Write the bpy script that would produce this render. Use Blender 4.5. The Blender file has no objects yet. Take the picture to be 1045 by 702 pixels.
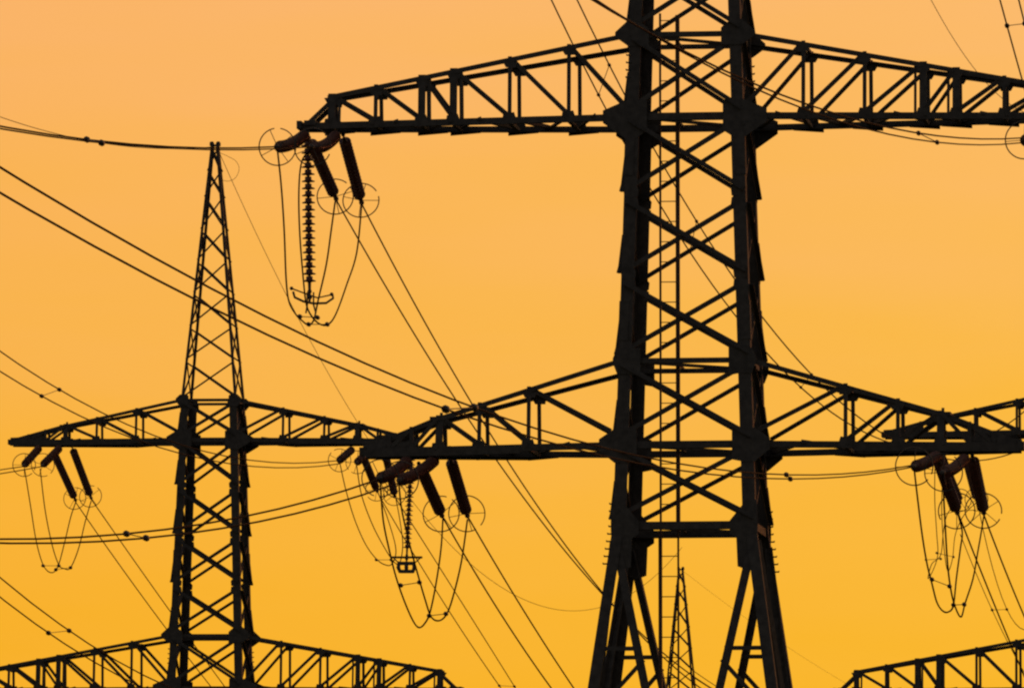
import bpy, bmesh, math, random
from mathutils import Vector, Matrix
random.seed(7)
S = bpy.context.scene
COL = S.collection
R = math.radians

# ------------------------------------------------------------------ camera
F = 9055.0                                   # focal length in photo pixels (long telephoto)
PW, PH = 1045.0, 702.0
TH = math.atan((1130 - PH / 2) / F)          # slight upward pitch
EYE = 1.7
cd = bpy.data.cameras.new('camera')
cd.sensor_width = 36.0
cd.lens = 36.0 * F / PW
cd.clip_start = 1.0
cd.clip_end = 20000
cam = bpy.data.objects.new('camera', cd)
cam.location = (0, 0, EYE)
cam.rotation_euler = (math.pi / 2 + TH, 0, 0)
COL.objects.link(cam)
S.camera = cam

# ------------------------------------------------------------------ sky, sun, exposure
SUN_EL, SUN_AZ = 4.0, 32.0                   # sunset: low, behind the pylons, to the right
w = bpy.data.worlds.new('World')
S.world = w
w.use_nodes = True
nt = w.node_tree
for n in list(nt.nodes):
    nt.nodes.remove(n)
N = nt.nodes.new
def lk(a, b): nt.links.new(a, b)
out = N('ShaderNodeOutputWorld')
bg = N('ShaderNodeBackground')
bg.inputs['Strength'].default_value = 1.0
geo = N('ShaderNodeTexCoord')
sep = N('ShaderNodeSeparateXYZ')
lk(geo.outputs['Generated'], sep.inputs[0])
sky = N('ShaderNodeTexSky')
sky.sky_type = 'NISHITA'
sky.sun_disc = False
sky.sun_elevation = R(SUN_EL)
sky.sun_rotation = R(SUN_AZ)
sky.dust_density = 4.0
skym = N('ShaderNodeVectorMath'); skym.operation = 'SCALE'
skym.inputs['Scale'].default_value = 0.15
tint = N('ShaderNodeVectorMath'); tint.operation = 'MULTIPLY'
tint.inputs[1].default_value = (1.35, 1.0, .92)      # warm dusk haze all round
lk(sky.outputs[0], tint.inputs[0])
lk(tint.outputs[0], skym.inputs[0])
# sunset band over the western horizon: colour by elevation, strongest towards the sun
asin = N('ShaderNodeMath'); asin.operation = 'ARCSINE'
lk(sep.outputs['Z'], asin.inputs[0])
mr = N('ShaderNodeMapRange')
mr.inputs['From Min'].default_value = R(0.0)
mr.inputs['From Max'].default_value = R(10.0)
lk(asin.outputs[0], mr.inputs['Value'])
ns = N('ShaderNodeTexNoise')
ns.inputs['Scale'].default_value = 26.0
ns.inputs['Detail'].default_value = 3.0
nmap = N('ShaderNodeMapping')
nmap.inputs['Scale'].default_value = (.55, .55, 3.2)      # long level streaks of thin haze
lk(geo.outputs['Generated'], nmap.inputs['Vector'])
lk(nmap.outputs[0], ns.inputs['Vector'])
nsm = N('ShaderNodeMath'); nsm.operation = 'MULTIPLY_ADD'
nsm.inputs[1].default_value = 0.22
nsm.inputs[2].default_value = -0.11
lk(ns.outputs[0], nsm.inputs[0])
nadd = N('ShaderNodeMath'); nadd.operation = 'ADD'
lk(mr.outputs[0], nadd.inputs[0]); lk(nsm.outputs[0], nadd.inputs[1])
ramp = N('ShaderNodeValToRGB')
lk(nadd.outputs[0], ramp.inputs[0])
def lin(c):
    return tuple(((v / 255) / 12.92 if v / 255 < .04045 else ((v / 255 + .055) / 1.055) ** 2.4) for v in c) + (1,)
stops = [(0.00, (247, 174, 28)), (0.272, (250, 180, 43)), (0.40, (251, 182, 60)), (0.52, (251, 183, 80)),
         (0.63, (252, 183, 95)), (0.72, (252, 183, 108)), (1.0, (240, 176, 122))]
el = ramp.color_ramp.elements
while len(el) < len(stops): el.new(0.5)
for e, (p, c) in zip(el, stops):
    e.position = p; e.color = lin(c)
# mask: how close to the sunset azimuth
sund = N('ShaderNodeVectorMath'); sund.operation = 'DOT_PRODUCT'
sund.inputs[1].default_value = (math.sin(R(12)), math.cos(R(12)), 0.06)
lk(geo.outputs['Generated'], sund.inputs[0])
mask = N('ShaderNodeMapRange'); mask.interpolation_type = 'SMOOTHSTEP'
mask.inputs['From Min'].default_value = 0.45
mask.inputs['From Max'].default_value = 0.93
lk(sund.outputs['Value'], mask.inputs['Value'])
mix = N('ShaderNodeMix'); mix.data_type = 'RGBA'
lk(mask.outputs[0], mix.inputs[0])
lk(skym.outputs[0], mix.inputs[6])
az = N('ShaderNodeMapRange')
az.inputs['From Min'].default_value = -0.07; az.inputs['From Max'].default_value = 0.09
lk(sep.outputs['X'], az.inputs['Value'])
azc = N('ShaderNodeMix'); azc.data_type = 'RGBA'
azc.inputs[6].default_value = (0.985, 0.955, 0.95, 1)
azc.inputs[7].default_value = (1.005, 1.06, 1.06, 1)
lk(az.outputs[0], azc.inputs[0])
azm = N('ShaderNodeVectorMath'); azm.operation = 'MULTIPLY'
lk(ramp.outputs[0], azm.inputs[0]); lk(azc.outputs[2], azm.inputs[1])
lk(azm.outputs[0], mix.inputs[7])
lk(mix.outputs[2], bg.inputs['Color'])
lk(bg.outputs[0], out.inputs['Surface'])

sl = bpy.data.lights.new('sun', 'SUN')
sl.energy = 0.2
sl.angle = R(0.5)
sl.color = (1.0, 0.22, 0.10)
sun = bpy.data.objects.new('sun', sl)
d = Vector((math.sin(R(SUN_AZ)) * math.cos(R(SUN_EL)), math.cos(R(SUN_AZ)) * math.cos(R(SUN_EL)), math.sin(R(SUN_EL))))
sun.rotation_euler = d.to_track_quat('Z', 'Y').to_euler()
COL.objects.link(sun)

S.view_settings.view_transform = 'Standard'
S.view_settings.look = 'None'
S.view_settings.exposure = 0.0
S.view_settings.gamma = 1.0
S.view_settings.use_curve_mapping = False
S.cycles.filter_width = 2.3

# ------------------------------------------------------------------ geometry from the photograph
def ray(px, py):
    u = (px - PW / 2) / F; v = (PH / 2 - py) / F
    k = math.cos(TH) - v * math.sin(TH)
    return u / k, (math.sin(TH) + v * math.cos(TH)) / k
def P(px, py, Y):
    a, b = ray(px, py)
    return Vector((a * Y, Y, EYE + b * Y))

# ------------------------------------------------------------------ materials
def mat(name, c, rough, metal=0.0, var=0.35, scale=6.0, spec=0.5):
    m = bpy.data.materials.new(name); m.use_nodes = True
    t = m.node_tree; b = t.nodes['Principled BSDF']
    tc = t.nodes.new('ShaderNodeTexCoord')
    n = t.nodes.new('ShaderNodeTexNoise'); n.inputs['Scale'].default_value = scale; n.inputs['Detail'].default_value = 5
    t.links.new(tc.outputs['Object'], n.inputs['Vector'])
    cr = t.nodes.new('ShaderNodeValToRGB')
    cr.color_ramp.elements[0].position = 0.3; cr.color_ramp.elements[1].position = 0.75
    cr.color_ramp.elements[0].color = tuple(v * (1 - var) for v in c) + (1,)
    cr.color_ramp.elements[1].color = tuple(min(1, v * (1 + var)) for v in c) + (1,)
    t.links.new(n.outputs[0], cr.inputs[0]); t.links.new(cr.outputs[0], b.inputs['Base Color'])
    rr = t.nodes.new('ShaderNodeMapRange')
    rr.inputs['To Min'].default_value = max(0.05, rough - .12); rr.inputs['To Max'].default_value = min(1, rough + .12)
    t.links.new(n.outputs[0], rr.inputs['Value']); t.links.new(rr.outputs[0], b.inputs['Roughness'])
    b.inputs['Metallic'].default_value = metal
    b.inputs['Specular IOR Level'].default_value = spec
    return m
M_STEEL = mat('weathered_painted_steel', (.080, .069, .060), .75, 0.0, spec=.3)
M_GUSS = mat('gusset_steel', (.078, .068, .059), .75, 0.0, spec=.3)
M_LADDER = mat('rusty_ladder_steel', (.10, .045, .028), .6, 0.0)
M_DISC = mat('brown_glazed_porcelain', (.13, .038, .025), .3, 0.0, scale=12)
M_FIT = mat('galvanised_fitting', (.06, .055, .05), .5, 0.0)
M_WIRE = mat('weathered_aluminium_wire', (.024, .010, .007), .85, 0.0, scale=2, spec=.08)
M_GRASS = mat('dry_meadow_grass', (.055, .065, .022), .95, 0.0, scale=.35, spec=.1)

# ------------------------------------------------------------------ mesh builder
class MB:
    def __init__(s): s.v = []; s.f = []
    def prism(s, ring0, ring1):
        n = len(ring0); o = len(s.v)
        s.v += [tuple(p) for p in ring0] + [tuple(p) for p in ring1]
        for i in range(n):
            j = (i + 1) % n
            s.f.append((o + i, o + j, o + n + j, o + n + i))
        s.f.append(tuple(o + i for i in reversed(range(n))))
        s.f.append(tuple(o + n + i for i in range(n)))
    def angle(s, p, q, w, t, a, b):
        """steel angle section from p to q: corner on the line, flanges along a and b"""
        p = Vector(p); q = Vector(q); ax = (q - p).normalized()
        a = Vector(a); a = (a - ax * a.dot(ax)).normalized()
        b = Vector(b); b = b - ax * b.dot(ax); b = (b - a * b.dot(a)).normalized()
        prof = [(0, 0), (w, 0), (w, t), (t, t), (t, w), (0, w)]
        s.prism([p + a * x + b * y for x, y in prof], [q + a * x + b * y for x, y in prof])
    def bar(s, p, q, w, h, up=(0, 0, 1)):
        p = Vector(p); q = Vector(q); ax = (q - p).normalized(); up = Vector(up)
        if abs(up.dot(ax)) > .98: up = Vector((0, 1, 0))
        a = ax.cross(up).normalized() * (w / 2); b = a.cross(ax).normalized() * (h / 2)
        prof = [(-1, -1), (1, -1), (1, 1), (-1, 1)]
        s.prism([p + a * x + b * y for x, y in prof], [q + a * x + b * y for x, y in prof])
    def plate(s, poly, nrm, t):
        n = Vector(nrm).normalized() * t
        s.prism([Vector(p) for p in poly], [Vector(p) + n for p in poly])
    def tube(s, pts, r, k=6, cap=True):
        pts = [Vector(p) for p in pts]; o = len(s.v); up = None
        for i, p in enumerate(pts):
            tg = (pts[min(i + 1, len(pts) - 1)] - pts[max(i - 1, 0)]).normalized()
            if up is None:
                up = Vector((0, 0, 1)) if abs(tg.z) < .9 else Vector((0, 1, 0))
            a = tg.cross(up).normalized(); up = a.cross(tg).normalized()
            rr = r[i] if isinstance(r, (list, tuple)) else r
            for j in range(k):
                th = 2 * math.pi * j / k
                s.v.append(tuple(p + a * rr * math.cos(th) + up * rr * math.sin(th)))
        for i in range(len(pts) - 1):
            for j in range(k):
                j2 = (j + 1) % k
                s.f.append((o + i * k + j, o + i * k + j2, o + (i + 1) * k + j2, o + (i + 1) * k + j))
        if cap:
            s.f.append(tuple(o + j for j in reversed(range(k))))
            e = o + (len(pts) - 1) * k
            s.f.append(tuple(e + j for j in range(k)))
    def ring(s, c, ax, R0, r, n=40, k=6, a0=0.0, a1=2 * math.pi):
        ax = Vector(ax).normalized(); u = ax.orthogonal().normalized(); v = ax.cross(u)
        full = abs(a1 - a0 - 2 * math.pi) < 1e-6
        pts = [Vector(c) + (u * math.cos(a0 + (a1 - a0) * i / n) + v * math.sin(a0 + (a1 - a0) * i / n)) * R0 for i in range(n + 1)]
        s.tube(pts, r, k, cap=not full)
        return u, v
    def ball(s, c, r, sq=1.0):
        c = Vector(c)
        pts = []; rad = []
        for i in range(7):
            th = math.pi * i / 6
            pts.append(c + Vector((0, 0, -math.cos(th) * r * sq))); rad.append(max(.002, math.sin(th) * r))
        s.tube(pts, rad, 10)
    def build(s, name, m, parent=None, smooth=False):
        me = bpy.data.meshes.new(name)
        me.from_pydata(s.v, [], s.f); me.update()
        bm = bmesh.new(); bm.from_mesh(me); bmesh.ops.recalc_face_normals(bm, faces=bm.faces); bm.to_mesh(me); bm.free()
        me.materials.append(m)
        if smooth:
            for p in me.polygons: p.use_smooth = True
        o = bpy.data.objects.new(name, me); COL.objects.link(o)
        if parent: o.parent = parent
        return o
def tag(o, label=None, cat=None, group=None, kind=None):
    if label: o['label'] = label
    if cat: o['category'] = cat
    if group: o['group'] = group
    if kind: o['kind'] = kind
    return o
def empty(name, loc):
    o = bpy.data.objects.new(name, None); o.location = loc; o.empty_display_size = .3; COL.objects.link(o); return o
def copy_tree(o, parent=None):
    c = o.copy(); COL.objects.link(c); c.parent = parent
    for ch in list(o.children): copy_tree(ch, c)
    return c

# ------------------------------------------------------------------ ground (falls away behind the first pylon)
def ground_z(y):
    if y < 205: return 0.0
    k = [(205, 0.0), (225, 0.0), (352, -8.3), (521, -15.1), (900, -22), (2500, -30), (15000, -60)]
    for (y0, z0), (y1, z1) in zip(k, k[1:]):
        if y <= y1: return z0 + (z1 - z0) * (y - y0) / (y1 - y0)
    return -60
g = MB()
ys = [-3000, -600, -100, 0, 60, 120, 170, 205, 225, 240, 270, 300, 330, 352, 380, 430, 480, 521, 600, 750, 900, 1400, 2500, 6000, 15000]
xs = [-9000, -3000, -900, -300, -120, -50, 0, 50, 120, 300, 900, 3000, 9000]
for y in ys:
    for x in xs: g.v.append((x, y, ground_z(y)))
nx = len(xs)
for j in range(len(ys) - 1):
    for i in range(nx - 1):
        g.f.append((j * nx + i, j * nx + i + 1, (j + 1) * nx + i + 1, (j + 1) * nx + i))
tag(g.build('ground', M_GRASS, smooth=True), kind='structure')

# ------------------------------------------------------------------ the lattice pylon (local z = 0 at its foot)
ZM = 26.8                                    # underside of the middle crossarm above the foot
ZB = ZM - 10.4                               # waist belt where the legs begin to splay
TOPZ = ZM + 21.76
PHI = -R(7.0)
def hw(z):
    z -= ZM
    if z < -10.4: return 1.81 + (-10.4 - z) * .140
    if z < 0: return 1.4875 - .031 * z
    if z < 11.46: return 1.4875 - .032 * z
    h0 = 1.4875 - .032 * 11.46
    return h0 + (.15 - h0) * (z - 11.46) / (21.76 - 11.46)
def corner(sx, sy, z): h = hw(z); return Vector((sx * h, sy * h, z))

ARMS = {  # panel points along the arm, tip, underside height, height at the leg, height at the last post, half depth at tip
    'lower': dict(x=[4.03, 5.33, 6.39], tip=8.40, z=ZM - 8.35, h=2.13, he=.80, hd=.30, thick=[2], blunt=False),
    'middle': dict(x=[2.99, 4.53, 6.0, 6.83, 8.04, 9.2], tip=10.05, z=ZM, h=2.10, he=.74, hd=.38, thick=[2, 3, 5], blunt=True),
    'top': dict(x=[2.95, 4.57, 5.86], tip=8.13, z=ZM + 9.88, h=1.58, he=.62, hd=.30, thick=[2], blunt=False),
}
def make_arm(root, s, A):
    z0, tip, xsP = A['z'], A['tip'], A['x']
    hb, ht = hw(z0), hw(z0 + A['h'])
    xe = xsP[-1]
    def dep(x): return hb + (A['hd'] - hb) * (x - hb) / (tip - hb)
    def dept(x): return ht + (dep(xe) * .72 - ht) * (x - ht) / (xe - ht)
    def zt(x): return z0 + A['h'] + (A['he'] - A['h']) * (x - ht) / (xe - ht)
    def B(x, f): return Vector((s * x, f * dep(x), z0))
    def T(x, f): return Vector((s * x, f * dept(x), zt(x)))
    ch = MB()
    for f in (-1, 1):
        ch.angle((s * (hb - .05), f * hb, z0 - .09), (s * tip, f * A['hd'], z0 - .09), .165, .03, (0, 0, 1), (0, -f, 0))
        ch.angle((s * (ht - .05), f * ht, zt(ht) + .06), T(xe + .12, f) + Vector((0, 0, .06)), .125, .025, (0, 0, -1), (0, -f, 0))
        e0 = T(xe, f)
        if A['blunt']:
            ch.angle(e0 + Vector((s * -.1, f * .02, .06)), (s * (tip - .16), f * A['hd'], z0 + .06), .11, .02, (0, 0, -1), (0, -f, 0))
        else:
            ch.angle(e0 + Vector((0, 0, .075)), (s * tip, f * (A['hd'] - .06), z0 + .10), .13, .025, (0, 0, -1), (0, -f, 0))
    arm = ch.build('crossarm', M_STEEL, root)
    pts = [hb] + xsP
    for f in (-1, 1):
        lc = MB()
        y_in = Vector((0, -f * .035, 0)); y_in2 = Vector((0, -f * .06, 0))
        for i, x in enumerate(xsP):
            wd = .10
            if i in A['thick'] and f < 0: wd = .19
            elif i in A['thick']: wd = .11
            b, t = B(x, f), T(x, f)
            lc.bar(b + y_in + Vector((0, 0, -.08)), t + y_in + Vector((0, 0, .085)), .03, wd, (1, 0, 0))
            if i in A['thick'] and f < 0 and A['blunt']:
                lc.bar(b + y_in2 + Vector((s * -.2, 0, -.05)), t + y_in2 + Vector((s * -.2, 0, .06)), .03, .07, (1, 0, 0))
            # diagonal from the top of this post down to the previous (inner) panel point
            if i == 0: q = Vector((s * (hb + .15), f * (hb - .02), z0 + .30))
            else: q = B(xsP[i - 1], f) + Vector((s * .05, 0, .06))
            lc.angle(t + y_in2 + Vector((0, 0, -.02)), q + y_in2, .115, .02, (s * .4, 0, 1), (0, -f, 0))
            # small gusset plates at the panel points
            lc.plate([b + Vector((s * -.22, -f * .002, -.10)), b + Vector((s * .20, -f * .002, -.10)), b + Vector((s * .16, -f * .002, .16)), b + Vector((s * -.12, -f * .002, .20))], (0, -f, 0), .016)
            lc.plate([t + Vector((s * -.2, -f * .002, .02)), t + Vector((s * .2, -f * .002, -.03)), t + Vector((s * .1, -f * .002, -.2)), t + Vector((s * -.16, -f * .002, -.2))], (0, -f, 0), .016)
        lc.build('lacing', M_STEEL, arm)
    # bracing in the plane of the underside, with hanging joint plates
    pb = MB()
    full = [hb + .1] + xsP + [tip - .1]
    for i in range(len(full) - 1):
        x0, x1 = full[i], full[i + 1]
        f = 1 if i % 2 else -1
        xm = (x0 + x1) / 2 if x1 - x0 > 1.1 else x1
        pb.angle(B(x0, -f) + Vector((0, 0, -.02)), B(xm, f) + Vector((0, 0, -.02)), .10, .02, (s, 0, 0), (0, 0, 1))
        if xm < x1: pb.angle(B(xm, f) + Vector((0, 0, .01)), B(x1, -f) + Vector((0, 0, .01)), .10, .02, (s, 0, 0), (0, 0, 1))
        if i: pb.bar(B(x0, -1) + Vector((0, 0, -.045)), B(x0, 1) + Vector((0, 0, -.045)), .09, .09)
    pb.build('plan_bracing', M_STEEL, arm)
    for x in xsP:
        c = B(x, 1); pb = MB()
        pb.plate([c + Vector((s * -.50, .012, -.06)), c + Vector((s * .30, .012, -.06)), c + Vector((s * .30, .012, -.165)), c + Vector((s * -.48, .012, -.105))], (0, 1, 0), .018)
        pb.build('joint_plate', M_GUSS, arm)
        pb = MB(); pb.bar(T(x, -1) + Vector((0, 0, .02)), T(x, 1) + Vector((0, 0, .02)), .07, .07)
        pb.build('cross_tie', M_STEEL, arm)
    tp = MB()
    hd = A['hd']
    if A['blunt']:
        tp.bar((s * (tip - .02), -hd - .12, z0 + .02), (s * (tip - .02), hd + .12, z0 + .02), .12, .20)
        tp.bar((s * (tip - .30), -hd - .10, z0 + .07), (s * (tip - .30), hd + .10, z0 + .07), .30, .12)
    else:
        for f in (-1, 1):
            yq = lambda x: f * (dep(x) - .07)
            def zq(x): return z0 + .10 + (A['he'] - .02) * (tip - x) / (tip - xe)
            x3, x4 = xe + (tip - xe) * .36, xe + (tip - xe) * .66
            tp.plate([(s * tip, yq(tip), z0 - .08), (s * tip, yq(tip), zq(tip)), (s * x4, yq(x4), zq(x4)), (s * (x4 + .1), yq(x4), z0 + .05)], (0, -f, 0), .02)
            tp.bar((s * x3, yq(x3), z0), (s * x3, yq(x3), zq(x3)), .03, .10, (1, 0, 0))
            tp.bar((s * x4, yq(x4), z0), (s * x4, yq(x4), zq(x4)), .03, .12, (1, 0, 0))
            tp.bar((s * x3, yq(x3) - f * .03, z0 + .05), (s * (xe + .05), yq(xe) - f * .03, zq(xe) - .1), .03, .10)
            tp.bar((s * x4, yq(x4) - f * .03, z0 + .05), (s * x3, yq(x3) - f * .03, zq(x3) - .05), .03, .10)
            tp.bar((s * x3, yq(x3) - f * .05, z0 + .16), (s * tip, yq(tip) - f * .05, z0 + .12), .03, .12)
        tp.bar((s * tip, -hd - .05, z0), (s * tip, hd + .05, z0), .16, .20)
        tp.bar((s * (xe + .02), 0, zt(xe) - .05), (s * (xe + .02), 0, zt(xe) + .19), .07, .07)
        for f in (-1, 1):                    # deepened chord that carries the insulators
            tp.plate([(s * (tip - .02), f * (hd + .02), z0 - .16), (s * (tip - .02), f * (hd + .02), z0 + .02), (s * (xsP[0] + .2), f * (dep(xsP[0] + .2) + .02), z0 + .02), (s * (xsP[0] + .2), f * (dep(xsP[0] + .2) + .02), z0 - .16)], (0, f, 0), .02)
        tp.bar((s * (xe + .1), -dept(xe) - .02, zt(xe) + .0), (s * (xe + .1), dept(xe) + .02, zt(xe) + .0), .30, .10)
    tp.build('tip_plate', M_GUSS, arm)

def make_pylon():
    root = empty('lattice_pylon', (0, 0, 0))
    breaks = [0.0, ZB, ZM, ZM + 11.46, TOPZ]
    for sx in (-1, 1):
        for sy in (-1, 1):
            lg = MB()
            for i, (a, b) in enumerate(zip(breaks, breaks[1:])):
                wd = [.28, .33, .30, .105][i]
                lg.angle(corner(sx, sy, a), corner(sx, sy, b + .03), wd, [.04, .035, .03, .02][i], (-sx, 0, 0), (0, -sy, 0))
            # splice cover angles and the foot
            for z in (ZM - 5.2, ZM - 1.0, ZM + 5.0):
                lg.angle(corner(sx, sy, z - .5) + Vector((sx * .022, sy * .022, 0)), corner(sx, sy, z + .5) + Vector((sx * .022, sy * .022, 0)), .25, .02, (-sx, 0, 0), (0, -sy, 0))
            f0 = corner(sx, sy, 0)
            lg.prism([f0 + Vector((x * .6, y * .6, -1.2)) for x, y in ((-1, -1), (1, -1), (1, 1), (-1, 1))],
                     [f0 + Vector((x * .42, y * .42, .45)) for x, y in ((-1, -1), (1, -1), (1, 1), (-1, 1))])
            leg = lg.build('leg', M_STEEL, root)
            if sx * sy > 0:                  # climbing bolts on two opposite legs
                zs = [ZB + .55 - .19 * k for k in range(9)] + [ZM + 1.0 + .19 * k for k in range(4)]
                for z in zs:
                    c = corner(sx, sy, z) - Vector((sx * (.05 if z > ZM else 0), 0, 0)); sb = MB()
                    sb.tube([c + Vector((-sx * .02, 0, 0)), c + Vector((sx * .10, 0, 0)), c + Vector((sx * .10, 0, .03))], .022, 6)
                    sb.build('step_bolt', M_FIT, leg)
    # panels of cross bracing
    z = ZM
    pan = [(ZB, z - 8.35), (z - 8.35, z - 6.22), (z - 6.22, z - 4.15), (z - 4.15, z - 2.07), (z - 2.07, z), (z, z + 2.1),
           (z + 2.1, z + 4.05), (z + 4.05, z + 5.99), (z + 5.99, z + 7.94), (z + 7.94, z + 9.88), (z + 9.88, z + 11.46)]
    pk = [z + .26 + v for v in (11.2, 12.75, 14.1, 15.45, 16.75, 18.0, 19.3, 20.35, 21.35)]
    pan += list(zip(pk, pk[1:]))
    for a, b in pan:
        peak = a >= z + 11.3
        wd = .062 if peak else .116
        for f in (-1, 1):
            xb = MB(); n = Vector((0, f, 0)); q = .05 if peak else .10
            p0, p1 = corner(-1, f, b), corner(1, f, a)
            r0, r1 = corner(-1, f, a), corner(1, f, b)
            ins = Vector((.06, 0, 0)) if not peak else Vector((.02, 0, 0))
            dz = Vector((0, 0, .14 if not peak else .06))
            xb.angle(p0 + ins - dz + n * .012, p1 - ins + dz + n * .012, wd, .016, (0, 0, 1), n)
            if not peak or f < 0: xb.angle(r0 + ins + dz - n * .04, r1 - ins - dz - n * .04, wd, .016, (0, 0, 1), -n)
            if not peak:                     # joint plates of this panel
                for c, sx, sz in ((p0, 1, -1), (p1, -1, 1), (r0, 1, 1), (r1, -1, -1)):
                    c = c + n * .002
                    xb.plate([c + Vector((sx * .02, 0, sz * -.02)), c + Vector((sx * .36, 0, sz * .02)), c + Vector((sx * .38, 0, sz * .20)), c + Vector((sx * .27, 0, sz * .34)), c + Vector((sx * .02, 0, sz * .36))], n, .009)
            xb.build('cross_brace', M_STEEL, root)
        for sx in (-1, 1):                   # side faces: one raking member per panel plus a light tie
            sb = MB(); n = Vector((sx, 0, 0)); f = sx    # falls towards the viewer on one side, away on the other
            hi, lo = corner(sx, -f, b), corner(sx, f, a)
            if peak:
                sb.angle(hi - n * .022, lo - n * .022, .055, .014, (0, 0, 1), -n)
                sb.angle(corner(sx, f, b) - n * .04, corner(sx, -f, a) - n * .04, .055, .014, (0, 0, 1), -n)
            else:
                lo2 = lo + (hi - lo) * .10
                sb.angle(hi + n * .004 - Vector((0, 0, .15)), lo2 + n * .03, .13, .016, (0, 0, -1), n)
                sb.angle(corner(sx, f, b) - n * .03 - Vector((0, 0, .15)), corner(sx, -f, a) - n * .03 + Vector((0, 0, .15)), .11, .016, (0, 0, 1), -n)
                # flared end plate at the lower joint
                e = Vector((0, -f, 0)) * .03
                sb.prism([lo2 + e + Vector((-sx * .01, t, .95)) for t in (-.09, .09)] + [lo2 + e + Vector((sx * .012, t, .95)) for t in (.09, -.09)],
                         [lo2 + e + Vector((-sx * .01, t, -.02)) for t in (-.09, .09)] + [lo2 + e + Vector((sx * .13, t, -.02)) for t in (.09, -.09)])
            sb.build('side_brace', M_STEEL, root)
    # horizontal belts
    for zz, wd in ((ZB, .20), (z - 8.35, .18), (z - 6.22, .13), (z, .19), (z + 2.1, .13), (z + 9.88, .17), (z + 11.46, .11), (TOPZ - .05, .07)):
        bm_ = MB()
        for f in (-1, 1):
            bm_.angle(corner(-1, f, zz) + Vector((.03, -f * .05, -wd / 2)), corner(1, f, zz) + Vector((-.03, -f * .05, -wd / 2)), wd, .02, (0, 0, 1), (0, -f, 0))
            bm_.angle(corner(f, -1, zz) + Vector((-f * .05, .05, -wd / 2)), corner(f, 1, zz) + Vector((-f * .05, -.05, -wd / 2)), wd, .02, (0, 0, 1), (-f, 0, 0))
        if wd > .12:                         # diagonal inside the belt
            bm_.bar(corner(-1, -1, zz) + Vector((.1, .1, 0)), corner(1, 1, zz) - Vector((.1, .1, 0)), .08, .08)
        bm_.build('belt', M_STEEL, root)
    # joint plates where arms and belts meet the legs
    def guss(zz, outx, inx, up, dn, oz, iu, idn):
        for sx in (-1, 1):
            for f in (-1, 1):
                c = corner(sx, f, zz); m = MB(); n = Vector((0, f, 0)); c = c + n * .026
                m.plate([c + Vector((sx * x, 0, zv)) for x, zv in
                         [(outx, oz), (.03, up), (-.24, up), (-inx, iu), (-inx, -idn), (-.24, -dn), (.03, -dn), (outx, -oz)]], n, .012)
                m.build('gusset_plate', M_GUSS, root)
    guss(z, .60, .52, .40, .56, .16, .40, .38)
    guss(z + 2.1, .36, .50, .36, .30, .06, .14, .30)
    guss(z - 8.35, .42, .54, .40, .46, .14, .38, .40)
    guss(z - 6.22, .14, .56, .30, .34, .06, .32, .40)
    guss(ZB, .05, .66, .62, .50, .10, .10, .22)
    guss(z + 9.88, .50, .50, .40, .40, .12, .34, .34)
    guss(z + 11.46, .20, .32, .22, .26, .06, .16, .2)
    # splayed lower section: raking struts between the legs
    for f in (-1, 1):
        for (sx) in (-1, 1):
            k = MB(); n = Vector((0, f, 0))
            zc = ZB - 8.0; hc = hw(zc)
            top = corner(sx, f, ZB - .35) + Vector((-sx * .22, -f * .05, 0)); cen = Vector((0, f * hc - f * .05, zc))
            k.angle(top, cen, .21, .03, (sx, 0, .3), -n)
            foot = corner(sx, f, .6) + Vector((-sx * .2, -f * .05, 0))
            k.angle(cen, foot, .16, .025, (0, 0, 1), -n)
            def on(t): return top + (cen - top) * t
            for dz, tt in ((-3.12, .36),):
                a_ = corner(sx, f, ZB + dz) + Vector((-sx * .05, -f * .03, 0))
                tt = (top.z - (ZB + dz)) / (top.z - cen.z)
                k.bar(a_, on(tt) + Vector((0, -f * .03, 0)), .03, .11)
            k.bar(on(.40) + Vector((0, f * .02, 0)), corner(sx, f, ZB - 5.0) + Vector((-sx * .1, -f * .02, 0)), .03, .11)
            k.bar(corner(sx, f, ZB - 5.0) + Vector((-sx * .1, -f * .06, 0)), on(.75) + Vector((0, -f * .04, 0)), .03, .11)
            # junction plate under the belt
            c = corner(sx, f, ZB) + n * .02
            k.plate([c + Vector((sx * .02, 0, -.1)), c + Vector((-sx * .50, 0, -.1)), c + Vector((-sx * .46, 0, -1.05)), c + Vector((-sx * .2, 0, -1.15)), c + Vector((sx * .12, 0, -1.0))], n, .012)
            k.build('raking_strut', M_STEEL, root)
    for sx in (-1, 1):
        k = MB()
        zc = ZB - 8.0; hc = hw(zc)
        for f in (-1, 1):
            k.angle(corner(sx, f, ZB - .4) + Vector((-sx * .03, -f * .2, 0)), (sx * hc - sx * .05, 0, zc), .16, .025, (0, 0, 1), (-sx, 0, 0))
            k.angle((sx * hc - sx * .05, 0, zc), corner(sx, f, .6) + Vector((-sx * .05, -f * .2, 0)), .16, .025, (0, 0, 1), (-sx, 0, 0))
        k.build('raking_strut', M_STEEL, root)
    k = MB()
    zc = ZB - 8.0
    for f in (-1, 1):
        k.angle(corner(-1, f, zc) - Vector((0, f * .06, 0)), corner(1, f, zc) - Vector((0, f * .06, 0)), .16, .025, (0, 0, 1), (0, -f, 0))
        k.angle(corner(f, -1, zc) - Vector((f * .06, 0, 0)), corner(f, 1, zc) - Vector((f * .06, 0, 0)), .16, .025, (0, 0, 1), (-f, 0, 0))
    k.build('belt', M_STEEL, root)
    for nm in ('lower', 'middle', 'top'):
        for s in (-1, 1): make_arm(root, s, ARMS[nm])
    pc = MB()
    for sx in (-1, 1):
        pc.bar((sx * .13, -.16, TOPZ), (sx * .13, .16, TOPZ), .14, .14)
        pc.bar((sx * .13, 0, TOPZ - .05), (sx * .13, 0, TOPZ + .11), .11, .11)
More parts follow.
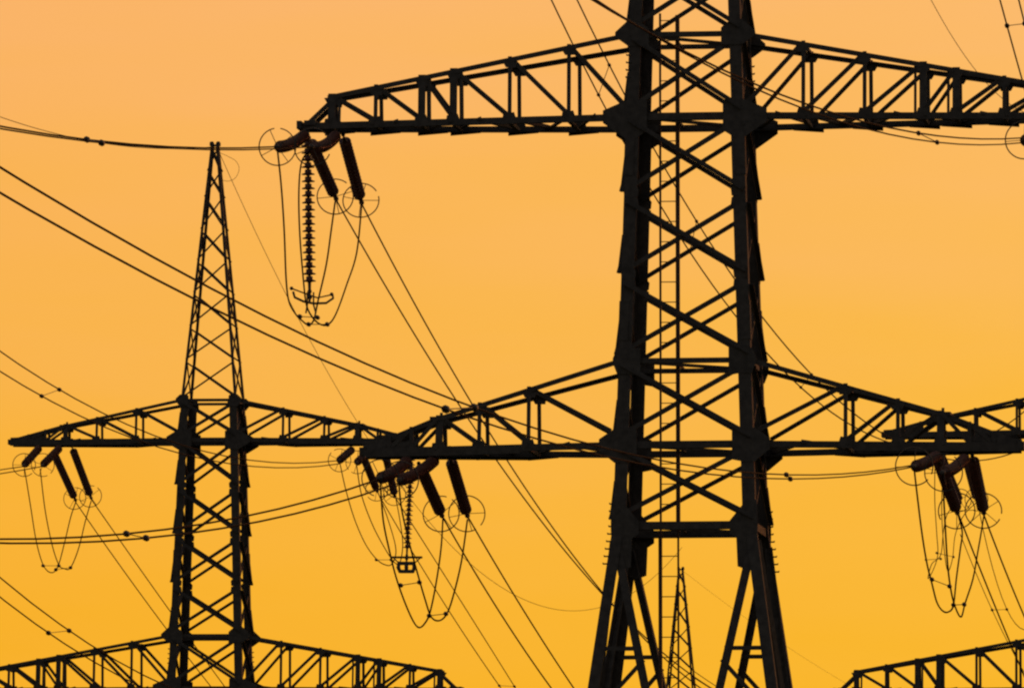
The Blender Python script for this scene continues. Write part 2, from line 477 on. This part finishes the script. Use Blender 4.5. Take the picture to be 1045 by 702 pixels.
    pc.build('peak_cap', M_GUSS, root)
    return root

pylon = make_pylon()
def set_pylon(o, cx, ymid, D, label):
    p = P(cx, ymid, D)
    o.location = (p.x, D, p.z - ZM)
    o.rotation_euler = (0, 0, PHI)
    tag(o, label, 'pylon', 'lattice power pylons')
copies = [copy_tree(pylon) for _ in range(3)]
set_pylon(pylon, 705, 125, 225, 'largest nearest lattice pylon with wide crossarms and a ladder up its middle')
DL, DR, DF = 352.0, 340.0, 521.0
set_pylon(copies[0], 211.5, 704, DL, 'black lattice pylon on the left showing its full pointed peak')
set_pylon(copies[1], 1119, 704, DR, 'pylon beyond the right edge, only its left crossarms reaching into view')
pf = P(696, 580, DF)
set_pylon(copies[2], 694, 125, DF, 'small far lattice pylon peak seen between the legs of the nearest pylon')
copies[2].location.z = pf.z - TOPZ
copies[0].rotation_euler = (0, R(.30), PHI)
print('bases', [tuple(round(v, 1) for v in o.location) for o in [pylon] + copies])

# ladder inside the nearest pylon
def ladder(root, px0, px1, y0, y1, w0, w1, dy, label):
    inv = (Matrix.Translation(root.location) @ Matrix.Rotation(root.rotation_euler.z, 4, 'Z')).inverted()
    lx0, lx1 = [(inv @ P(px, 380, root.location.y + dy)).x for px in (px0, px1)]
    yl = (inv @ P((px0 + px1) / 2, 380, root.location.y + dy)).y
    zt, zb = P(px0, y0, root.location.y).z - root.location.z, (P(px0, y1, root.location.y).z - root.location.z if y1 < 1100 else .1)
    m = MB()
    zz = zb + .2
    while zz < zt - .1:
        m.tube([(lx0, yl, zz), (lx1, yl, zz)], .014, 6); zz += .515 if y1 > 1000 else .515
    for x, wd, zt2 in ((lx0, w0, zt + .0), (lx1, w1, zt - .05)):
        m.bar((x, yl, zb), (x, yl, zt2), wd, wd * .8, (0, 1, 0))
    l = m.build('ladder', M_LADDER, root)
    st = MB()
    for zz in (ZB + .05, ZM - 8.3, ZM - 6.2, ZM + .03, ZM + 2.05):
        if zb < zz < zt:
            st.bar((lx1, yl, zz), (lx1 + .02, hw(zz) - .05, zz), .05, .05)
    if st.v: st.build('stay', M_STEEL, l)
ladder(pylon, 674, 692, 14, 543, .055, .105, 0.0, '')
ladder(pylon, 673.5, 692, 541, 1200, .095, .05, .35, '')

# ------------------------------------------------------------------ wires
WT = .13                                     # every span runs along this heading (x per y)
def wire_fn(A, targets, t=WT, c2=.0006):
    """A = (px, py, depth). The span hangs as one parabola in the vertical plane of its heading, through A and two sighted points."""
    a3 = P(*A); X0, Y0 = a3.x, a3.y
    pts = [(Y0, a3.z)]
    for px, py in targets:
        a, b = ray(px, py)
        Y = (X0 - t * Y0) / (a - t)
        pts.append((Y, EYE + b * Y))
    if len(pts) == 2: pts.append(None)
    (y0, z0), (y1, z1) = pts[0], pts[1]
    if pts[2] is None: pass
    else:
        y2, z2 = pts[2]
        s1 = (z1 - z0) / (y1 - y0); s2 = (z2 - z0) / (y2 - y0)
        c2 = (s2 - s1) / (y2 - y1)
    c1 = (z1 - z0) / (y1 - y0) - c2 * (y1 - y0)
    fn = lambda Y: Vector((X0 + t * (Y - Y0), Y, z0 + c1 * (Y - Y0) + c2 * (Y - Y0) ** 2))
    fn.span = -c1 / c2 if abs(c2) > 1e-5 else 1e9
    fn.px = lambda px, py=300: (X0 - t * Y0) / (ray(px, py)[0] - t)
    print('wire', A, [round(p[0], 1) for p in pts if p], 'c1 %.3f c2 %.5f' % (c1, c2))
    return fn, Y0
WIRES = {}
def wire(key, A, targets, Yend, label, cat, group, t=WT, r=.023, name='conductor'):
    if t == WT and group == G1: t = .175    # the line bends a little at these pylons
    fn, Y0 = wire_fn(A, targets, t)
    if group == G1: Yend = Y0 + max(min(fn.span, -300), -420)       # the whole span, back past the viewer
    if key[:4] in ('ntla', 'ntra'): Yend = Y0 + fn.span
    n = 72
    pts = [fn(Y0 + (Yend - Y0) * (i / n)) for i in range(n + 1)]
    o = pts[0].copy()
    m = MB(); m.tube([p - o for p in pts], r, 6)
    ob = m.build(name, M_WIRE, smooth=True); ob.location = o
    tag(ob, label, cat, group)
    WIRES[key] = fn
    return fn
exec_wires = True
G1 = 'conductors leading towards the viewer'; G2 = 'conductors leading away to the horizon'
DNL, DNR = 226.2, 223.8
LT = 3.6
# nearest pylon, towards the viewer
wire('nml1', (281, 150, DNL - LT), [(103, 144.3), (0, 129)], 120, 'thick dark cable from top left edge to the left string of the high insulator cluster', 'power line', G1, r=.022)
wire('nml2', (318, 150, DNL - LT), [(103, 146), (0, 131.5)], 120, 'cable twinned just under the thick one passing behind the left pylon peak', 'power line', G1, r=.019)
wire('nlr1', (929, 475, DNR - LT), [(510, 425), (0, 171)], 60, 'upper cable of the reddish pair sloping from mid left edge to the right cluster', 'power line', G1, r=.018)
wire('nlr2', (931, 476.5, DNR - LT), [(494, 431), (0, 197)], 60, 'lower cable of the reddish pair sloping from mid left edge to the right cluster', 'power line', G1, r=.018)
wire('nll1', (386, 489, DNL - LT), [(177, 539), (0, 550)], 120, 'upper of two nearly level cables crossing the left pylon below its top crossarm', 'power line', G1, r=.024)
wire('nll2', (402, 494, DNL - LT), [(176, 546), (0, 554)], 120, 'lower of two nearly level cables crossing the left pylon below its top crossarm', 'power line', G1, r=.024)
wire('nmr1', (1043, 141, DNR - LT), [(770, 86), (604, 0)], 100, 'cable rising leftwards behind the highest right crossarm to the top of the picture', 'power line', G1, r=.02)
wire('nmr2', (1042, 146, DNR - LT), [(809, 107), (640, 20.5)], 100, 'second cable sagging lowest beneath the highest right crossarm', 'power line', G1, r=.018)
# nearest pylon, away
wire('nmla1', (343, 204, DNL + LT), [(434, 359), (613, 604)], 345, 'left cable of the pair falling from the high left insulator cluster', 'power line', G2)
wire('nmla2', (369, 208, DNL + LT), [(450, 358), (613, 602)], 345, 'right cable of the pair falling from the high left insulator cluster', 'power line', G2)
wire('nlla1', (452, 528, DNL + LT), [(509, 623), (562, 701)], 330, 'left cable of the darker pair falling from the middle insulator cluster', 'power line', G2)
wire('nlla2', (478, 528, DNL + LT), [(509, 581), (585, 701)], 330, 'right cable of the darker pair falling from the middle insulator cluster', 'power line', G2)
wire('nlra1', (978, 524, DNR + LT), [(1000, 580), (1024, 639)], 330, 'darker left cable falling from the right insulator cluster', 'power line', G2)
wire('nlra2', (1004, 525, DNR + LT), [(1020, 567), (1045, 628)], 330, 'rightmost cable falling from the right insulator cluster to the right edge', 'power line', G2)
wire('ntla1', (472, -205, DNL + LT), [(617, 109), (817, 395)], 334, 'left of two thin cables falling from the top edge behind the nearest pylon', 'power line', G2, t=.20)
wire('ntla2', (497, -205, DNL + LT), [(638, 98), (828, 382)], 348, 'right of two thin cables falling from the top edge behind the nearest pylon', 'power line', G2, t=.20)
wire('ntra1', (978, -160, DNR + LT), [(1030, 35)], 260, 'left cable of the short steep pair in the top right corner', 'power line', G2)
wire('ntra2', (1001, -160, DNR + LT), [(1047, 30)], 260, 'right cable of the short steep pair in the top right corner', 'power line', G2)
wire('newa', (705, -735, 225), [(950, 0), (994, 70)], 420, 'very thin lone wire slanting down above the highest right crossarm', 'earth wire', 'earth wires', r=.013, name='earth_wire')
# left pylon
wire('ltl1', (23, 476, DL - LT), [(0, 479.3)], 250, 'thin cable leaving the far left insulator cluster at the left edge, the upper one', 'power line', G1)
wire('ltl2', (42, 476, DL - LT), [(0, 483.3)], 250, 'thin cable leaving the far left insulator cluster at the left edge, the lower one', 'power line', G1)
wire('ltla1', (77, 512, DL + LT), [(124, 579), (168, 639)], 500, 'left cable of the thin pair falling from the far left insulator cluster', 'power line', G2)
wire('ltla2', (93, 509, DL + LT), [(142, 579), (192, 649)], 500, 'right cable of the thin pair falling from the far left insulator cluster', 'power line', G2)
wire('ltr1', (343, 470, DL - LT), [(108, 423), (0, 358.5)], 150, 'upper cable of the thin pair crossing the left pylon at its top crossarm', 'power line', G1)
wire('ltr2', (347, 473, DL - LT), [(178, 461), (0, 379)], 150, 'lower cable of the thin pair crossing the left pylon at its top crossarm', 'power line', G1)
wire('ltra1', (385, 502, DL + LT), [(430, 578), (510, 700)], 515, 'left cable of the thinner pair falling just left of the middle jumper loops', 'power line', G2)
wire('ltra2', (403, 507, DL + LT), [(438, 562), (525, 700)], 515, 'right cable of the thinner pair falling behind the middle jumper loops', 'power line', G2)
wire('lmr1', (428, 710, DL - LT), [(96, 660), (0, 589)], 150, 'upper cable of the pair entering low at the left edge above the bottom crossarm', 'power line', G1)
wire('lmr2', (432, 714, DL - LT), [(76, 663), (0, 609)], 150, 'lower cable of the pair entering low at the left edge above the bottom crossarm', 'power line', G1)
wire('lew', (217, 150, DL), [(36, 131), (0, 119.5)], 200, 'faint thin wire meeting the thick cable at the top left edge', 'earth wire', 'earth wires', r=.013, name='earth_wire')
wire('lewa', (223, 154, DL), [(330, 372), (586, 623)], DF, 'faint wire falling from the left pylon peak and flattening low beside the nearest pylon', 'earth wire', 'earth wires', r=.013, name='earth_wire', t=(pf.x - P(223, 154, DL).x) / (DF - DL))
# right pylon
wire('rtla1', (980, 545, DR + LT), [(1000, 594), (1020, 638)], 520, 'left of two faint cables hanging behind the darker right pair', 'power line', G2, r=.017)
wire('rtla2', (998, 515, DR + LT), [(1012, 576), (1038, 638)], 520, 'right of two faint cables hanging behind the darker right pair', 'power line', G2, r=.017)
# far pylon
wire('few', (698, 583, DF), [(720, 600), (740, 615)], 760, 'faintest wire leaving the small far peak towards the lower right', 'earth wire', 'earth wires', r=.007, name='earth_wire', t=.20)
wire('fc1', (706, 683, DF + 3), [(722, 694)], 700, 'upper short cable beside the small far peak, low between the legs', 'power line', G2, t=.20)
wire('fc2', (708, 691, DF + 3), [(722, 700)], 700, 'lower short cable beside the small far peak, low between the legs', 'power line', G2, t=.20)

# ------------------------------------------------------------------ insulator strings
GI = 'insulator strings hung from the crossarms'
def disc_profile(r, c=.06):
    return [(.0, .035), (.01, c), (.050, c), (.058, r * .5), (.076, r * .94), (.084, r), (.090, r * .98), (.087, r * .8), (.10, r * .4), (.115, .03)]
def lathe(m, o, ax, prof, k=16):
    ax = Vector(ax).normalized()
    m.tube([Vector(o) + ax * z for z, r in prof], [r for z, r in prof], k)
def string(A, B, label, pitch=.165, rd=.16, ring=.47, bow=0.0, lead=.28, single=False, sway=None):
    A = Vector(A); B = Vector(B); L = (B - A).length; ax = (B - A) / L
    root = empty('insulator_string', A)
    tag(root, label, 'insulator', GI)
    side = Vector((0, 0, -1))
    def at(s): return ax * s + side * (bow * 4 * (s / L) * (1 - s / L))
    n = int((L - lead - .22) / pitch)
    stack = None
    for i in range(n):
        if stack is None or single: stack = MB()
        s0 = lead + i * pitch
        a2 = (at(s0 + pitch) - at(s0)).normalized()
        lathe(stack, at(s0), a2, [(z * pitch / .115 * .98, r) for z, r in disc_profile(rd, .088 if single else .06)])
        if single: stack.build('insulator_disc', M_DISC, root, True)
    if not single: stack.build('disc_stack', M_DISC, root, True)
    m = MB()
    m.tube([at(-.03), at(lead + .01)], .026, 8); m.ball(at(.04), .055); m.ball(at(lead - .03), .055)
    m.build('shackle', M_FIT, root)
    m = MB()
    m.tube([at(lead + n * pitch - .02), at(L + .12)], [.045, .03], 8); m.ball(at(L), .07); m.ball(at(L - .14), .06)
    m.build('dead_end_clamp', M_FIT, root)
    if ring:
        m = MB(); c = at(L - .12)
        ax2 = Vector((ax.x * .5 + random.uniform(-.1, .1), ax.y, ax.z * .35 + random.uniform(-.1, .1))).normalized()
        g0 = random.uniform(0, 6.28)
        u, v = m.ring(c, ax2, ring, .016, a0=g0, a1=g0 + 5.95)
        for th in (.25, 1.9, 3.6, 5.2): m.tube([c, c + (u * math.cos(g0 + th) + v * math.sin(g0 + th)) * ring], .010, 6)
        m.build('corona_ring', M_FIT, root, True)
    return root
def pa(px, py, D): return P(px, py, D)
# high left cluster (nearest pylon, middle crossarm)
string(pa(313, 136, DNL - .45), pa(282, 150, DNL - LT), 'short looking string reaching left towards the thick cable under the high left arm tip', bow=.10)
string(pa(345, 136, DNL - .5), pa(318, 150, DNL - LT), 'short looking string tucked under the high left arm tip, second from the thick cable', bow=.14)
string(pa(315, 140, DNL + .45), pa(343, 203, DNL + LT), 'slanted string between the vertical disc string and the steeper one, high left cluster')
string(pa(350, 137, DNL + .5), pa(369, 207, DNL + LT), 'rightmost slanted string of the high left cluster')
# middle cluster (nearest pylon, lower crossarm)
string(pa(418, 468, DNL - .45), pa(387, 488, DNL - LT), 'dark string pointing left where the level cables reach the middle cluster', bow=.08)
string(pa(447, 466, DNL - .5), pa(407, 490, DNL - LT), 'thick string pointing left beside the hanging disc string, middle cluster', bow=.10)
string(pa(427, 472, DNL + .45), pa(451, 526, DNL + LT), 'slanted string just right of the vertical disc string, middle cluster')
string(pa(459, 466, DNL + .5), pa(477, 526, DNL + LT), 'rightmost slanted string of the middle cluster')
# right cluster (nearest pylon, lower right crossarm)
string(pa(958, 464, DNR - .45), pa(932, 476, DNR - LT), 'stubby string pointing left at the end of the level cables, right cluster', bow=.05)
string(pa(986, 466, DNR - .5), pa(962, 482, DNR - LT), 'stubby string hidden among the dark mass of the right cluster', bow=.08)
string(pa(957, 468, DNR + .45), pa(977, 523, DNR + LT), 'slanted thick string left of the last one, right cluster')
string(pa(992, 464, DNR + .5), pa(1004, 523, DNR + LT), 'rightmost thick string of the right cluster')
# high right cluster, at the picture edge
string(pa(1076, 132, DNR - .45), pa(1044, 143, DNR - LT), 'string end with a wire ring cut by the right edge below the highest right arm', bow=.10)
# left pylon, top crossarm
string(pa(41, 456, DL - .4), pa(24, 475, DL - LT), 'first reddish string from the left under the left pylon arm tip', ring=.45)
string(pa(62, 456, DL - .4), pa(43, 475, DL - LT), 'second reddish string from the left under the left pylon arm tip', ring=.45)
string(pa(54, 460, DL + .4), pa(77, 510, DL + LT), 'dark slanted string, left one of the two under the far left arm', ring=.45)
string(pa(73, 455, DL + .4), pa(93, 508, DL + LT), 'dark slanted string, right one of the two under the far left arm', ring=.45)
string(pa(360, 458, DL - .4), pa(346, 470, DL - LT), 'small string pointing left under the right arm tip of the left pylon', ring=.45)
string(pa(378, 459, DL - .4), pa(364, 472, DL - LT), 'small string in the dark mass left of the middle cluster', ring=.45)
string(pa(370, 464, DL + .4), pa(385, 501, DL + LT), 'small slanted string left of the middle cluster', ring=.45)
string(pa(393, 462, DL + .4), pa(403, 506, DL + LT), 'small slanted string partly behind the middle cluster', ring=.45)
# right pylon, top crossarm, behind the right cluster
string(pa(958, 458, DR + .4), pa(980, 512, DR + LT), 'thin string behind the right cluster, hidden by its slanted thick string', ring=.45)
string(pa(983, 458, DR + .4), pa(997, 511, DR + LT), 'thin string almost wholly hidden behind the rightmost thick string, right cluster', ring=.45)

# vertical strings that steady the jumper loops
def hanger(A, B, label, yoke):
    r = string(A, B, label, pitch=.183, rd=.172, ring=0, lead=.2, single=True)
    A = Vector(A); B = Vector(B) - A
    m = MB()
    if yoke == 'horn':
        pts = [B + Vector((-.42, -.15, .12)), B + Vector((-.38, -.1, -.02)), B + Vector((-.15, 0, -.12)), B + Vector((.1, 0, -.17)), B + Vector((.42, .1, -.15)), B + Vector((.60, .15, -.02)), B + Vector((.58, .15, .08))]
        m.tube(pts, .032, 8)
        m.tube([B + Vector((-.46, -.2, .2)), B + Vector((-.1, 0, .08)), B + Vector((.2, .05, -.02)), B + Vector((.52, .15, .06))], .02, 6)
        m.ball(B + Vector((-.46, -.2, .2)), .05); m.ball(B + Vector((.56, .15, .08)), .05)
        m.build('arcing_horn', M_FIT, r, True)
        m = MB()
        for x in (-.06, .10):
            m.tube([B + Vector((x, 0, .12)), B + Vector((x, 0, -.2)), B + Vector((x * 1.6, 0, -.42))], .022, 6)
        m.build('yoke', M_FIT, r)
    else:
        for y in (-.3, .3):
            m.tube([B + Vector((-.60, y, .06)), B + Vector((.60, y, .06))], .03, 6)
        for x in (-.6, .6): m.tube([B + Vector((x, -.3, .06)), B + Vector((x, .3, .06))], .03, 6)
        m.tube([B + Vector((-.54, 0, .06)), B + Vector((-.3, 0, -.18)), B + Vector((.3, 0, -.18)), B + Vector((.57, 0, .06))], .03, 6)
        m.build('arcing_horn', M_FIT, r, True)
        m = MB()
        for z, a_ in ((-.18, .32), (-.50, .27)): m.bar(B + Vector((-a_, 0, z)), B + Vector((a_, 0, z)), .13, .14)
        for x in (-.30, -.01, .28): m.tube([B + Vector((x, 0, -.10)), B + Vector((x * 1.1, 0, -.34)), B + Vector((x * .85, 0, -.55))], [.06, .085, .06], 8)
        m.build('yoke', M_FIT, r)
    return r
hanger(pa(314, 136, DNL), pa(316, 303, DNL), 'long vertical string of stacked discs hanging from the high left arm tip', 'horn')
hanger(pa(420, 461, DL), pa(415, 570, DL), 'shorter vertical disc string with a box shaped yoke in the middle cluster', 'box')

# ------------------------------------------------------------------ jumper loops
def smooth(pts, n=6):
    o = []
    for i in range(len(pts) - 1):
        p0 = pts[max(i - 1, 0)]; p1 = pts[i]; p2 = pts[i + 1]; p3 = pts[min(i + 2, len(pts) - 1)]
        for k in range(n):
            t = k / n
            o.append(.5 * ((2 * p1) + (p2 - p0) * t + (2 * p0 - 5 * p1 + 4 * p2 - p3) * t * t + (3 * p1 - p0 - 3 * p2 + p3) * t ** 3))
    o.append(pts[-1]); return o
def jumper(pix, D0, D1, label, r=.023):
    seg = [0]
    for a, b in zip(pix, pix[1:]): seg.append(seg[-1] + math.hypot(a[0] - b[0], a[1] - b[1]) + 4)
    pts = [P(x, y, D0 + (D1 - D0) * s / seg[-1]) for (x, y), s in zip(pix, seg)]
    pts = smooth(pts); o = pts[0].copy()
    m = MB(); m.tube([p - o for p in pts], r, 6)
    ob = m.build('jumper_cable', M_WIRE, smooth=True); ob.location = o
    tag(ob, label, 'jumper cable', 'jumper cables looping under the crossarms')
a, b = DNL - LT, DNL + LT
jumper([(283, 152), (287, 190), (290, 235), (292, 285), (295, 308), (302, 321), (308, 327), (314, 331), (320, 327), (325, 305), (333, 270), (338, 235), (342, 206)], a, b, 'loop of cable hanging outermost left in the high left cluster')
jumper([(317, 153), (308, 165), (305, 195), (306, 240), (310, 290), (313, 312), (319, 324), (327, 331), (335, 331), (343, 320), (354, 290), (364, 258), (369, 210)], a, b, 'loop of cable hugging the tall vertical disc string on the high left')
jumper([(388, 491), (391, 530), (397, 560), (404, 588), (413, 614), (422, 634), (428, 640), (434, 635), (439, 624), (445, 595), (450, 560), (452, 529)], a, b, 'left loop of cable ending in a sharp low bend in the middle cluster')
jumper([(407, 493), (410, 520), (418, 555), (427, 588), (434, 612), (440, 629), (448, 633), (456, 626), (463, 606), (471, 572), (477, 530)], a, b, 'loop of cable dipping beside the sharp low bend in the middle cluster')
a, b = DNR - LT, DNR + LT
jumper([(933, 479), (936, 505), (941, 545), (946, 575), (951, 595), (956, 614), (962, 623), (968, 624), (973, 617), (976, 590), (980, 560), (982, 543), (978, 526)], a, b, 'outer left jumper loop of the right cluster with a rounded bottom')
jumper([(962, 484), (964, 525), (967, 575), (971, 605), (976, 622), (981, 629), (985, 615), (993, 590), (998, 562), (1001, 545), (1004, 526)], a, b, 'inner jumper loop of the right cluster with a pointed bottom')
a, b = DL - LT, DL + LT
jumper([(25, 478), (31, 515), (37, 552), (44, 576), (52, 584), (59, 578), (66, 553), (72, 528), (77, 513)], a, b, 'left jumper loop hanging below the far left insulator cluster', r=.022)
jumper([(41, 478), (46, 520), (53, 555), (60, 576), (66, 580), (72, 579), (80, 560), (87, 532), (93, 511)], a, b, 'right jumper loop hanging below the far left insulator cluster', r=.022)
jumper([(347, 473), (353, 500), (362, 530), (373, 555), (384, 570), (393, 576), (400, 575), (404, 560), (396, 530), (386, 503)], a, b, 'jumper loop swinging out left of the middle cluster', r=.022)
jumper([(364, 475), (369, 505), (380, 535), (392, 558), (402, 573), (408, 574), (411, 555), (408, 530), (404, 509)], a, b, 'jumper loop nearest behind the box yoke of the middle cluster', r=.022)
a, b = DR - LT, DR + LT
jumper([(954, 478), (954, 512), (956, 545), (957, 566), (952, 582), (947, 590), (951, 575), (960, 566), (963, 540), (968, 522), (980, 514)], a, b, 'faint jumper loop crossing the outer left one in the right cluster', r=.017)
jumper([(962, 478), (961, 520), (963, 555), (967, 582), (972, 570), (975, 545), (984, 525), (996, 513)], a, b, 'faint short jumper loop in the middle of the right cluster', r=.017)

# small earth bonding loop at the left pylon peak
m = MB()
pp = smooth([P(x, y, DL) for x, y in ((224, 156), (233, 160), (241, 165), (244, 173), (240, 182), (233, 185), (227, 184))])
m.tube([q - pp[0] for q in pp], .010, 6)
o = m.build('bonding_loop', M_WIRE, smooth=True); o.location = pp[0]
tag(o, 'small thin wire loop curling out from the left pylon peak', 'wire loop')

# ------------------------------------------------------------------ spacers clamped to the twin cables
GS = 'spacers between twin cables'
def spacer(p, q, label, r=.06):
    r *= .98
    p = Vector(p); q = Vector(q); root = empty('bundle_spacer', p); tag(root, label, 'spacer', GS)
    m = MB(); m.tube([Vector((0, 0, 0)), q - p], .012, 6); m.build('spacer_bar', M_FIT, root)
    for c in (Vector((0, 0, 0)), q - p):
        m = MB(); ax = Vector((WT, 1, 0)).normalized()
        m.tube([c - ax * .14, c - ax * .07, c + ax * .07, c + ax * .14], [r * .45, r, r, r * .45], 8); m.build('clamp', M_FIT, root, True)
def wsp(k1, x1, k2, x2, label, r=.06):
    f1, f2 = WIRES[k1], WIRES[k2]
    spacer(f1(f1.px(x1)), f2(f2.px(x2)), label, r)
wsp('nml1', 88, 'nml2', 103, 'spacer on the thick cable near the top left edge', .075)
wsp('ltr2', 43, 'ltr1', 61, 'spacer on the thin pair left of the left pylon top crossarm', .075)
wsp('lmr2', 51, 'lmr1', 72, 'spacer on the lowest left cable pair above the bottom crossarm', .08)
wsp('nll1', 130, 'nll2', 150, 'spacer on the nearly level pair just left of the left pylon', .075)
wsp('nlr2', 455, 'nlr1', 484, 'spacer where the reddish pair meets the lower left crossarm of the nearest pylon', .075)
wsp('nlr1', 802, 'nlr2', 806, 'spacer on the level pair just right of the nearest pylon', .06)
wsp('nmr1', 938, 'nmr2', 957, 'spacer just below the highest right crossarm', .055)
wsp('ntla1', 611, 'ntla2', 622, 'spacer left of the nearest pylon between thin falling cables, near the top', .05)
wsp('ntla1', 704, 'ntla2', 711, 'spacer seen through the lattice of the nearest pylon', .05)
wsp('ntla1', 817, 'ntla2', 828, 'spacer at the lower right crossarm of the nearest pylon', .05)
wsp('ntra1', 1029, 'ntra2', 1047, 'spacer in the top right corner', .07)
wsp('ltra1', 509.5, 'ltra2', 525, 'spacer at the bottom edge left of the nearest pylon', .06)
wsp('rtla1', 1011, 'rtla2', 1026, 'spacer on the faint pair below the right cluster', .06)
def jsp(p, q, D, label, r=.055): spacer(P(p[0], p[1], D), P(q[0], q[1], D), label, r)
jsp((306, 323), (324, 324), DNL - .3, 'upper spacer at the bottom of the high left loops', .06)
jsp((315, 331), (334, 331), DNL + .3, 'lower spacer at the bottom of the high left loops', .06)
jsp((409, 597), (428, 594), DNL - .6, 'spacer just under the box yoke in the middle cluster', .06)
jsp((438, 628), (455, 626), DNL + .8, 'lowest spacer of the middle cluster', .06)
jsp((384, 571), (399, 571), DL, 'small spacer left of the box yoke', .06)
jsp((951, 591), (969, 598), DNR - .6, 'tilted spacer in the right cluster', .06)
jsp((973, 617), (984, 616.5), DNR + .8, 'lowest spacer of the right cluster', .06)
jsp((945, 571), (960, 570), DR - 1, 'level faint spacer left in the right cluster', .05)
jsp((956, 564), (973, 568), DR, 'uppermost faint spacer in the right cluster', .05)
jsp((44, 577), (60, 577), DL - 1, 'upper spacer on the far left jumper loops', .07)
jsp((57, 581), (72, 579), DL + 1, 'lower spacer on the far left jumper loops', .07)
